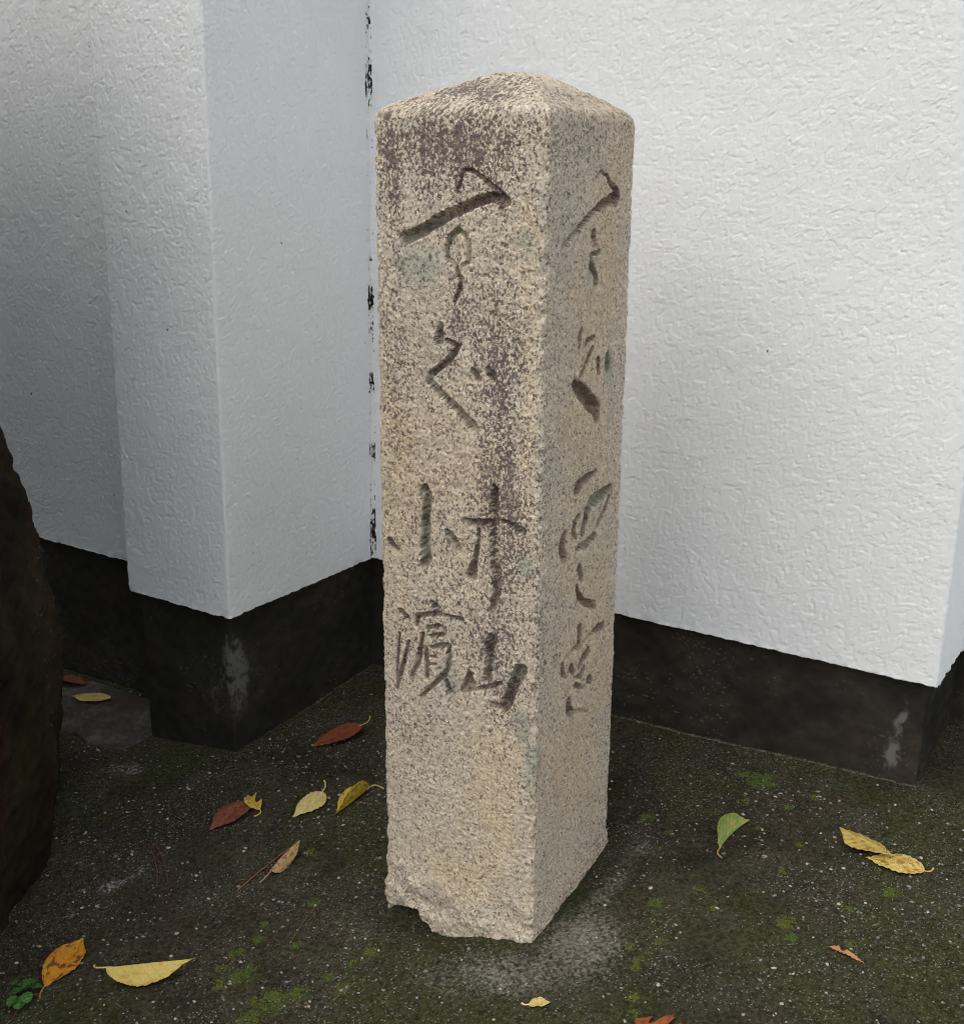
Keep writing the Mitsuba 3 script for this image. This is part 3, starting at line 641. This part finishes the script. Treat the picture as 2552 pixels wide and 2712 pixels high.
# flat stone in the recess between the boulder and the pier
out = np.array([(-1.135, 0.139), (-1.064, 0.168), (-0.91, 0.166), (-0.80, 0.160), (-0.797, 0.058), (-0.803, 0.015), (-0.83, 0.002), (-0.867, -0.004), (-0.90, 0.002), (-0.925, 0.010), (-0.955, -0.005), (-1.05, 0.0), (-1.14, 0.03)])
cs = out.mean(0)
ang = np.linspace(0, 2 * np.pi, 97)[:-1]
from shapely import LineString, Polygon
poly = Polygon(out).buffer(-0.004).buffer(0.004)
bd = poly.exterior
ringp = np.array([np.array(bd.interpolate(t, normalized=True).coords[0]) for t in np.linspace(0, 1, 121)[:-1]])
rows = []
for sc, dz in ((1.0, -0.03), (1.0, 0.001), (0.985, 0.0055), (0.95, 0.007), (0.8, 0.0075), (0.6, 0.0078), (0.4, 0.008), (0.2, 0.008), (0.02, 0.008)):
    pp = cs + (ringp - cs) * sc
    pp = np.vstack([pp, pp[:1]])
    rows.append(np.column_stack([pp, ground_z(pp[:, 0], pp[:, 1]) + dz + 0.004 * (fbm(p3(pp[:, 0] * 18, pp[:, 1] * 18, 2.0), 3) - 0.5)]))
rows = np.array(rows)
fs = grid_faces(*rows.shape[:2])
add("flat_stone", (rows.reshape(-1, 3), fs[:, ::-1] if Polygon(ringp).exterior.is_ccw is False else fs), "slab_stone", smooth=50)
labels["flat_stone"] = {"label": "flat grey paving stone lying in the recess beside the boulder", "category": "paving stone"}


# ---------------------------------------------------------------- grit and moss on the ground
ico = trimesh.creation.icosphere(subdivisions=0)
icv, icf = np.array(ico.vertices), np.array(ico.faces)


def inside_solids(x, y):
    post = (x > -0.118) & (x < 0.124) & (y > -0.128) & (y < 0.126)
    pier = (x < -0.575) & (x > -0.82) & (y > 0.06)
    return post | pier | (y > 0.47)


def scatter_grit(n, lo, hi, power, spread, seed):
    g = np.random.default_rng(seed)
    px, py = g.uniform(spread[0], spread[1], n), g.uniform(spread[2], spread[3], n)
    keep = ~inside_solids(px, py) & (fbm(p3(px * 7, py * 7, 4.0), 3) + g.uniform(-0.3, 0.3, n) > 0.42)
    px, py = px[keep], py[keep]
    n = len(px)
    size = lo + (hi - lo) * g.uniform(0, 1, n) ** power
    vs = icv[None] * (1 + 0.5 * (g.uniform(0, 1, (n, len(icv), 1)) - 0.5))
    sx, sy = g.uniform(0.7, 1.5, n), g.uniform(0.6, 1.1, n)
    a = g.uniform(0, np.pi, n)
    vx, vy = vs[..., 0] * (size * sx)[:, None], vs[..., 1] * (size * sy)[:, None]
    wx, wy = vx * np.cos(a)[:, None] - vy * np.sin(a)[:, None], vx * np.sin(a)[:, None] + vy * np.cos(a)[:, None]
    wz = vs[..., 2] * size[:, None] * 0.55 + (ground_z(px, py) + ground_detail(px, py) + size * 0.10)[:, None]
    P = np.stack([px[:, None] + wx, py[:, None] + wy, wz], -1)
    tone = g.uniform(0, 1, (n, 1))
    base = np.where(g.uniform(0, 1, (n, 1)) < 0.72, np.array([[0.36, 0.35, 0.32]]), np.where(g.uniform(0, 1, (n, 1)) < 0.5, np.array([[0.36, 0.29, 0.19]]), np.array([[0.22, 0.21, 0.20]])))
    col = np.clip(base * (0.16 + 1.0 * tone ** 2.8), 0, 0.5)
    C = np.repeat(col[:, None], len(icv), 1)
    f = (icf[None] + (np.arange(n) * len(icv))[:, None, None]).reshape(-1, 3)
    return P.reshape(-1, 3), f, C.reshape(-1, 3)


P, f, C = scatter_grit(44000, 0.00045, 0.0030, 4.6, (-1.05, 0.85, -0.62, 0.475), 3)
add("ground__grit", (P, f), "grit", smooth=True, color=C)
labels["ground__grit"] = {"kind": "stuff"}

MOSS = ((0.252, 0.379, 0.018), (0.218, 0.385, 0.009), (0.246, 0.313, 0.008), (0.314, 0.324, 0.006), (0.341, 0.368, 0.007), (0.321, 0.368, 0.005), (0.399, 0.069, 0.011), (0.415, 0.041, 0.007), (0.269, -0.039, 0.006),
        (0.229, 0.032, 0.008), (0.502, 0.187, 0.009), (0.449, 0.135, 0.005), (0.463, 0.130, 0.004), (0.485, 0.063, 0.006), (0.282, -0.146, 0.007), (0.261, -0.096, 0.006), (0.239, -0.065, 0.006), (0.256, -0.084, 0.005),
        (0.304, 0.055, 0.005), (0.360, 0.240, 0.004), (0.359, 0.170, 0.005), (0.272, 0.081, 0.007), (0.133, 0.209, 0.010), (0.293, 0.256, 0.005), (0.294, -0.171, 0.006), (0.179, 0.184, 0.006), (-0.122, -0.353, 0.016),
        (-0.099, -0.330, 0.012), (-0.053, -0.293, 0.009), (-0.061, -0.223, 0.009), (-0.214, -0.271, 0.008), (-0.188, -0.341, 0.011), (-0.187, -0.320, 0.008), (-0.204, -0.362, 0.008), (-0.278, -0.084, 0.009), (-0.198, -0.177, 0.007),
        (-0.231, -0.244, 0.006), (-0.224, -0.307, 0.010), (-0.287, -0.361, 0.008), (-0.069, -0.252, 0.007), (-0.080, -0.288, 0.006), (-0.139, -0.362, 0.007), (-0.222, -0.337, 0.007), (-0.163, -0.259, 0.006), (-0.123, -0.393, 0.013))
# each moss spot is a dense film of tiny upright shoots
mv, mf, mc = [], [], []
count = 0
for mx, my, mr in MOSS:
    n = int(60 + 4.0e6 * mr * mr)
    a, q = rng.uniform(0, 2 * np.pi, n), mr * 1.15 * np.sqrt(rng.uniform(0, 1, n)) * (1 + 0.25 * rng.normal(0, 1, n))
    sx, sy = mx + q * np.cos(a), my + q * np.sin(a)
    keep = fbm(p3(sx * 130, sy * 130, 2.0), 2) > 0.36
    sx, sy = sx[keep], sy[keep]
    n = len(sx)
    gz = ground_z(sx, sy) + ground_detail(sx, sy) - 0.0003
    h, wd, th = rng.uniform(0.0006, 0.0019, n), rng.uniform(0.0005, 0.0010, n), rng.uniform(0, 2 * np.pi, n)
    lean = rng.uniform(-0.9, 0.9, (n, 2)) * h[:, None]
    dx, dy = np.cos(th) * wd, np.sin(th) * wd
    tri = np.stack([np.column_stack([sx - dx, sy - dy, gz]), np.column_stack([sx + dx, sy + dy, gz]), np.column_stack([sx + lean[:, 0] - dy * 0.3, sy + lean[:, 1] + dx * 0.3, gz + h]), np.column_stack([sx + dy, sy - dx, gz + 0.3 * h])], 1)
    mv.append(tri.reshape(-1, 3))
    b = (np.arange(n) * 4 + count)[:, None]
    mf.append(np.vstack([b + [0, 1, 2], b + [1, 3, 2], b + [3, 0, 2]]))
    col = np.array([0.095, 0.125, 0.018]) * rng.uniform(0.55, 1.35, (n, 1)) * np.array([rng.uniform(0.8, 1.2), 1, 1])
    mc.append(np.repeat(col[:, None], 4, 1).reshape(-1, 3))
    count += 4 * n
add("ground__moss", (np.vstack(mv), np.vstack(mf)), "grit", smooth=True, color=np.vstack(mc))
labels["ground__moss"] = {"kind": "stuff"}


# ---------------------------------------------------------------- fallen leaves
def number(name):
    k, key = 0, name
    while key in labels:
        k += 1
        key = f"{name}_{k:03d}"
    return key


def leaf(label, base, tip, width, colours, al=8, ar=8, kl=0.0, kr=0.0, arch=0.004, lift=(0.001, 0.001), stem=None, stem_colour=None, bend=0.0, serr=0.05, bites=(), spots=0.0, seed=0,
         on=None, below=None, group="fallen leaves on the ground", name="fallen_leaf", widest=0.42, wave=0.0015):
    """A leaf from base to tip. al, ar: how far its left and right halves are raised from level (degrees); kl, kr: how they curl on (1/m).
    colours: (main, second, blotch, edge); bites: (along, side, radius) holes in the margin."""
    key = number(name)
    g = np.random.default_rng(100 + seed)
    nt, ns = 64, 19
    base, tip = np.asarray(base, float), np.asarray(tip, float)
    d = tip - base
    L = np.linalg.norm(d)
    d = d / L
    left = np.array([-d[1], d[0]])
    t = np.linspace(0, 1, nt)
    zg = lambda x, y: (ground_z(x, y) + ground_detail(x, y)) if on is None else on(x, y)   # noqa: E731
    mx = base[0] + d[0] * L * t + left[0] * bend * np.sin(np.pi * t)
    my = base[1] + d[1] * L * t + left[1] * bend * np.sin(np.pi * t)
    mz = ground_z(base[0] + d[0] * L * t, base[1] + d[1] * L * t) + lift[0] * (1 - t) ** 2 + lift[1] * t ** 2 + arch * np.sin(np.pi * t)
    prof = t ** (0.95 * widest / (1 - widest)) * (1 - t) ** 0.95
    prof = prof / prof.max() * (1 - 0.42 * sstep(0.70, 0.95, t))
    half = width / 2 * prof
    saw = 1 + serr * ((t * 26) % 1.0 - 0.5) * (t > 0.06)
    cols, P = [], np.zeros((nt, 2 * ns - 1, 3))
    Cc = np.zeros((nt, 2 * ns - 1, 3))
    main, second, blotch, edge = [np.array(c, float) for c in colours]
    for j in range(2 * ns - 1):
        s = (j - (ns - 1)) / (ns - 1)
        sgn = 1 if s >= 0 else -1
        a0, kk = (al, kl) if sgn > 0 else (ar, kr)
        lim = np.ones(nt)
        for bt, bsd, br in bites:
            if bsd == sgn:
                lim = np.minimum(lim, 1 - 0.85 * np.exp(-((t - bt) / br) ** 4))
        r = np.minimum(abs(s), lim) * half * (saw if abs(s) > 0.95 else 1.0)
        th0 = math.radians(a0) * np.ones(nt)
        # an arc that starts at angle th0 and curls with curvature kk
        ang = th0 + kk * r
        if abs(kk) > 1e-6:
            hr, hz = (np.sin(ang) - np.sin(th0)) / kk, -(np.cos(ang) - np.cos(th0)) / kk
        else:
            hr, hz = r * np.cos(th0), r * np.sin(th0)
        vein = 0.0005 * np.sin((t * 9 - abs(s) * 1.6) * 2 * np.pi) * abs(s) + wave * (noise(p3(t * 5 + seed, s * 2.0 + 7, seed)) - 0.5) * 2 * abs(s)
        P[:, j, 0] = mx + left[0] * sgn * hr
        P[:, j, 1] = my + left[1] * sgn * hr
        P[:, j, 2] = mz + hz + vein
        m2 = fbm(p3(t * 4 + seed * 3.1, s * 2.2 + seed, 2.0), 3)
        c = main[None] + (second - main)[None] * sstep(0.40, 0.62, m2)[:, None]
        vl = np.abs(((t * 9 - abs(s) * 1.6) % 1.0) - 0.5)
        c = c * (1 - 0.22 * sstep(0.10, 0.02, vl)[:, None])
        if abs(s) < 0.04:
            c = 0.45 * c + 0.55 * np.clip(main * 1.35 + 0.03, 0, 0.8)[None]
        bl = sstep(0.62, 0.68, fbm(p3(t * 13 + seed, s * 5 + 3.0, seed), 3) + spots)
        ed = sstep(0.80, 1.0, abs(s) + 0.35 * (fbm(p3(t * 9, s * 3 + seed, 5.0), 2) - 0.5))
        c = c + (blotch[None] - c) * (0.9 * bl)[:, None]
        c = c + (edge[None] - c) * (0.85 * ed)[:, None]
        Cc[:, j] = c * (0.92 + 0.16 * g.uniform(0, 1, (nt, 1)))
    low = (P[..., 2] - zg(P[..., 0], P[..., 1])).min()
    P[..., 2] += max(0, 0.0007 - low)
    add(key + "__blade", (P.reshape(-1, 3), grid_faces(nt, 2 * ns - 1)), "leaf", smooth=True, color=np.clip(Cc.reshape(-1, 3), 0.004, 0.85))
    if stem is not None:
        sx, sy, sh = stem
        b0 = P[0, ns - 1]
        e = np.array([sx, sy, float(zg(np.array(sx), np.array(sy))) + sh + 0.001])
        dirn = P[0, ns - 1] - P[6, ns - 1]
        dirn = dirn / np.linalg.norm(dirn)
        m = b0 * 0.55 + e * 0.45 + 0.30 * np.linalg.norm(e - b0) * (dirn - (e - b0) / np.linalg.norm(e - b0))
        inner = P[5, ns - 1] - [0, 0, 0.0002]
        pts = curve([inner, b0, m, e], 18)
        pts[:, 2] = np.maximum(pts[:, 2], zg(pts[:, 0], pts[:, 1]) + 0.0009)
        sv, sf = tube_mesh(pts, np.interp(np.linspace(0, 1, 18), [0, 0.3, 0.9, 1], [0.0007, 0.0010, 0.0011, 0.0016]))
        sc = np.array(stem_colour if stem_colour is not None else np.clip(main * 1.1, 0, 0.8))
        add(key + "__stem", (sv, sf), "leaf", smooth=True, color=np.repeat(sc[None], len(sv), 0))
    labels[key] = {"label": label, "category": "leaf", "group": group}
    return key


YEL, PALE, OCH = (0.50, 0.36, 0.055), (0.56, 0.46, 0.17), (0.42, 0.25, 0.05)
BRN, RED, ORG, GRN = (0.10, 0.045, 0.02), (0.17, 0.042, 0.018), (0.52, 0.21, 0.016), (0.20, 0.27, 0.05)
slab_top = lambda x, y: ground_z(x, y) + 0.0095   # noqa: E731
leaf("pale yellow leaf lying flat on the paving stone beside the boulder", (-0.958, 0.122), (-1.037, 0.093), 0.040, (PALE, (0.50, 0.36, 0.10), OCH, (0.50, 0.36, 0.10)), 4, 4, lift=(0.010, 0.010), arch=0.003, seed=1, on=slab_top)
leaf("rust red leaf at the back of the paving stone, against the plinth", (-1.054, 0.140), (-1.150, 0.128), 0.046, (RED, (0.22, 0.06, 0.02), BRN, BRN), 25, 12, lift=(0.012, 0.012), arch=0.006, seed=2, on=slab_top, spots=0.03)
leaf("rusty red leaf with a yellow base and raised stem, nearest the pier", (-0.437, 0.2426), (-0.4835, 0.152), 0.049, (RED, (0.20, 0.055, 0.02), (0.11, 0.03, 0.014), (0.16, 0.04, 0.016)), 14, 6, kl=-12, lift=(0.012, 0.001), arch=0.004, stem=(-0.4400, 0.268, 0.016), stem_colour=(0.42, 0.30, 0.09), seed=3)
leaf("pale cream-yellow leaf with a small hole and an upright stem", (-0.3704, 0.0504), (-0.3691, -0.026), 0.040, (PALE, (0.52, 0.44, 0.17), (0.45, 0.34, 0.11), PALE), 5, 7, kl=-6, kr=-6, bend=0.007, lift=(0.003, 0.001), arch=0.004, stem=(-0.3890, 0.077, 0.004), serr=0.07, seed=4)
leaf("bright yellow leaf folded upward beside the post's left foot", (-0.3072, 0.094), (-0.3115, 0.0094), 0.050, (YEL, (0.55, 0.40, 0.03), (0.20, 0.12, 0.03), (0.46, 0.33, 0.05)), 88, 14, kl=14, kr=10, bend=0.004, lift=(0.003, 0.001), arch=0.003, stem=(-0.2830, 0.1000, 0.003), stem_colour=(0.48, 0.38, 0.12), seed=5)
leaf("dark red-brown leaf whose stem touches a torn yellow leaf", (-0.4584, -0.0257), (-0.4667, -0.1132), 0.046, ((0.15, 0.036, 0.02), (0.20, 0.065, 0.035), (0.09, 0.025, 0.016), (0.11, 0.03, 0.018)), 10, 8, kl=-8, kr=-8, lift=(0.002, 0.001), arch=0.006, stem=(-0.4590, -0.018, 0.002), stem_colour=(0.16, 0.05, 0.03), seed=6)
leaf("small torn yellow leaf beside the dark red-brown leaf", (-0.4310, -0.0334), (-0.4760, -0.0130), 0.034, (YEL, OCH, (0.30, 0.20, 0.04), YEL), 15, 55, bites=((0.42, -1, 0.16), (0.85, -1, 0.2)), lift=(0.002, 0.004), arch=0.003, stem=(-0.4265, -0.0515, 0.002), serr=0.12, seed=7)
leaf("curled tan leaf lying along the long pine needle", (-0.2956, -0.1576), (-0.2985, -0.0885), 0.036, ((0.42, 0.30, 0.10), (0.40, 0.24, 0.12), (0.20, 0.10, 0.03), (0.34, 0.20, 0.05)), -28, -30, kl=-60, kr=-55, lift=(0.004, 0.012), arch=0.008, stem=(-0.3010, -0.176, 0.001), stem_colour=(0.36, 0.15, 0.10), seed=8)
leaf("orange leaf with dark spots beside the small green plant", (-0.4064, -0.4746), (-0.4351, -0.3851), 0.048, (ORG, (0.50, 0.26, 0.02), (0.13, 0.035, 0.012), (0.42, 0.14, 0.014)), 6, 6, kl=-5, kr=-5, lift=(0.002, 0.004), arch=0.004, stem=(-0.394, -0.4915, 0.001), stem_colour=(0.42, 0.19, 0.05), spots=0.015, widest=0.5, serr=0.08, seed=9)
leaf("large yellow leaf standing on its edge with a curved pale stem", (-0.335, -0.432), (-0.244, -0.363), 0.054, ((0.50, 0.37, 0.09), (0.46, 0.36, 0.07), (0.44, 0.24, 0.04), (0.40, 0.21, 0.04)), -62, -44, kl=-4, kr=-6, lift=(0.013, 0.010), arch=0.006, stem=(-0.362, -0.428, 0.016), stem_colour=(0.52, 0.42, 0.18), seed=10)
leaf("green leaf folded along its midrib on the right of the post", (0.2612, 0.1803), (0.2750, 0.2640), 0.058, ((0.19, 0.26, 0.055), (0.25, 0.29, 0.085), (0.38, 0.30, 0.10), (0.22, 0.27, 0.07)), 62, 112, kl=8, kr=18, bend=0.003, lift=(0.001, 0.002), arch=0.002, stem=(0.2726, 0.1607, 0.002), stem_colour=(0.40, 0.22, 0.09), seed=11)
flat_key = leaf("flat pale yellow leaf partly under a folded brown-yellow leaf", (0.5304, 0.2516), (0.4505, 0.2487), 0.047, ((0.56, 0.42, 0.13), (0.54, 0.39, 0.11), (0.30, 0.16, 0.04), (0.50, 0.36, 0.09)), 4, 4, kl=-4, kr=-4, lift=(0.002, 0.001), arch=0.004, stem=(0.5392, 0.2614, 0.002), stem_colour=(0.48, 0.30, 0.08), widest=0.40, seed=12)
over = lambda x, y: ground_z(x, y) + 0.002 + 0.0055 * np.exp(-((x - 0.475) / 0.03) ** 2 - ((y - 0.25) / 0.03) ** 2)   # noqa: E731
leaf("brownish yellow folded leaf lying across the flat pale yellow leaf", (0.492, 0.249), (0.402, 0.284), 0.050, ((0.42, 0.34, 0.09), (0.40, 0.28, 0.07), (0.26, 0.13, 0.04), (0.36, 0.25, 0.06)), -6, -22, kl=-10, lift=(0.004, 0.004), arch=0.004, stem=(0.5070, 0.262, 0.006), stem_colour=(0.45, 0.28, 0.08), widest=0.60, seed=13, on=over)
leaf("tiny yellow leaf in front of the post", (0.1741, -0.2146), (0.1960, -0.2000), 0.017, (PALE, (0.52, 0.40, 0.13), OCH, PALE), 8, 8, lift=(0.001, 0.001), arch=0.002, stem=(0.1656, -0.2158, 0.001), seed=14)
leaf("small orange-tan scrap of leaf on the right foreground ground", (0.4628, 0.0459), (0.5093, 0.0352), 0.012, ((0.44, 0.24, 0.10), (0.40, 0.20, 0.08), (0.30, 0.14, 0.05), (0.36, 0.18, 0.07)), 18, 18, lift=(0.001, 0.001), arch=0.002, bites=((0.35, 1, 0.08),), serr=0.2, seed=15)
leaf("ragged rust red leaf cut off by the bottom edge of the picture", (0.385, -0.205), (0.300, -0.178), 0.062, ((0.22, 0.055, 0.016), (0.26, 0.075, 0.02), (0.15, 0.035, 0.012), (0.18, 0.04, 0.014)), 5, 5, lift=(0.002, 0.001), arch=0.004, bites=((0.78, -1, 0.05), (0.55, -1, 0.04)), widest=0.6, serr=0.25, seed=16)


# ---------------------------------------------------------------- pine needles
def needle(label, ends, colour, radius=0.0006, bow=0.004, seed=0):
    key = number("pine_needle")
    a, b = np.array(ends[0]), np.array(ends[1])
    nrm = np.array([-(b - a)[1], (b - a)[0]]) / np.linalg.norm(b - a)
    t = np.linspace(0, 1, 24)
    xy = a + (b - a) * t[:, None] + nrm * (bow * np.sin(np.pi * t))[:, None]
    z = ground_z(xy[:, 0], xy[:, 1]) + np.maximum(ground_detail(xy[:, 0], xy[:, 1]), 0) + radius + 0.0012
    v_, f_ = tube_mesh(np.column_stack([xy, z]), radius * np.interp(t, [0, 0.1, 0.8, 1], [1.2, 1, 0.9, 0.4]))
    c = np.array(colour)[None] * (0.8 + 0.4 * fbm(v_ * 120, 2, seed))[:, None]
    add(key, (v_, f_), "leaf", smooth=True, color=c)
    labels[key] = {"label": label, "category": "pine needle", "group": "pine needles on the ground"}


needle("long straight reddish pine needle beside the curled tan leaf", ((-0.3169, -0.2066), (-0.317, -0.0749)), (0.26, 0.10, 0.05), 0.0008, 0.002, 1)
needle("left needle of the dark brown pair near the boulder", ((-0.5262, -0.183), (-0.4306, -0.2551)), (0.15, 0.055, 0.028), 0.0007, 0.005, 2)
needle("right needle of the dark brown pair near the boulder", ((-0.5174, -0.1769), (-0.4191, -0.2433)), (0.15, 0.055, 0.028), 0.0007, 0.004, 3)
needle("thin greenish needle lying alone in front of the post's left side", ((-0.169, -0.2623), (-0.1893, -0.1878)), (0.12, 0.12, 0.035), 0.0005, 0.002, 4)

# ---------------------------------------------------------------- small green plant by the boulder
LEAVES = ((-0.447, -0.4779, 0.019), (-0.4352, -0.471, 0.017), (-0.4220, -0.4745, 0.021), (-0.4368, -0.4882, 0.018), (-0.4300, -0.5015, 0.019), (-0.4185, -0.4840, 0.018), (-0.4065, -0.5093, 0.024), (-0.4010, -0.4995, 0.020), (-0.4500, -0.4905, 0.017), (-0.4120, -0.4700, 0.017), (-0.4160, -0.5170, 0.018))
PLANT = np.array([-0.4140, -0.4985])
pc = np.array([-0.4200, -0.4890])
for q, (lx, ly, size) in enumerate(LEAVES):
    size *= 1.0
    d = np.array([lx, ly]) - pc
    lx, ly = PLANT + 0.74 * d
    size *= 0.80
    d = d / np.linalg.norm(d)
    nt, ns = 22, 13
    t, s = np.linspace(0, 1, nt)[:, None], np.linspace(-1, 1, ns)[None]
    half = 0.5 * size * np.sqrt(np.clip(1 - (2 * t - 1) ** 2, 0, 1)) * (0.75 + 0.35 * t) * (1 + 0.05 * np.cos(t * 40))
    along = (t - 0.5) * size * 1.05 + 0 * s
    x = lx + d[0] * along - d[1] * half * s
    y = ly + d[1] * along + d[0] * half * s
    z = ground_z(x, y) + 0.008 + 0.0035 * (q % 3) + 0.003 * np.sin(np.pi * t) + 0.002 * np.abs(s) - 0.0035 * t + 0.0006 * np.sin(t * 24 - np.abs(s) * 6)
    c = (np.array([0.042, 0.115, 0.022])[None, None] * (0.7 + 0.14 * (q % 4)) * (1 + 0.5 * (np.abs(s) < 0.1) + 0.2 * np.sin(t * 24 - np.abs(s) * 6))[..., None])
    key = "small_plant__leaf" + (f"_{q:03d}" if q else "")
    add(key, (p3(x, y, z).reshape(-1, 3), grid_faces(nt, ns)), "leaf", smooth=True, color=np.clip(c.reshape(-1, 3), 0, 0.5))
pts = curve([(-0.3927, -0.5355, ground_z(-0.3927, -0.5355) + 0.002), (-0.400, -0.522, ground_z(-0.400, -0.522) + 0.003), (-0.414, -0.4985, ground_z(-0.414, -0.4985) + 0.005), (-0.428, -0.489, ground_z(-0.428, -0.489) + 0.006)], 20)
sv, sf = tube_mesh(pts, np.full(20, 0.0008))
add("small_plant__stem", (sv, sf), "leaf", smooth=True, color=np.repeat([[0.10, 0.035, 0.03]], len(sv), 0))
labels["small_plant"] = {"label": "small round-leaved green plant at the foot of the boulder", "category": "plant"}
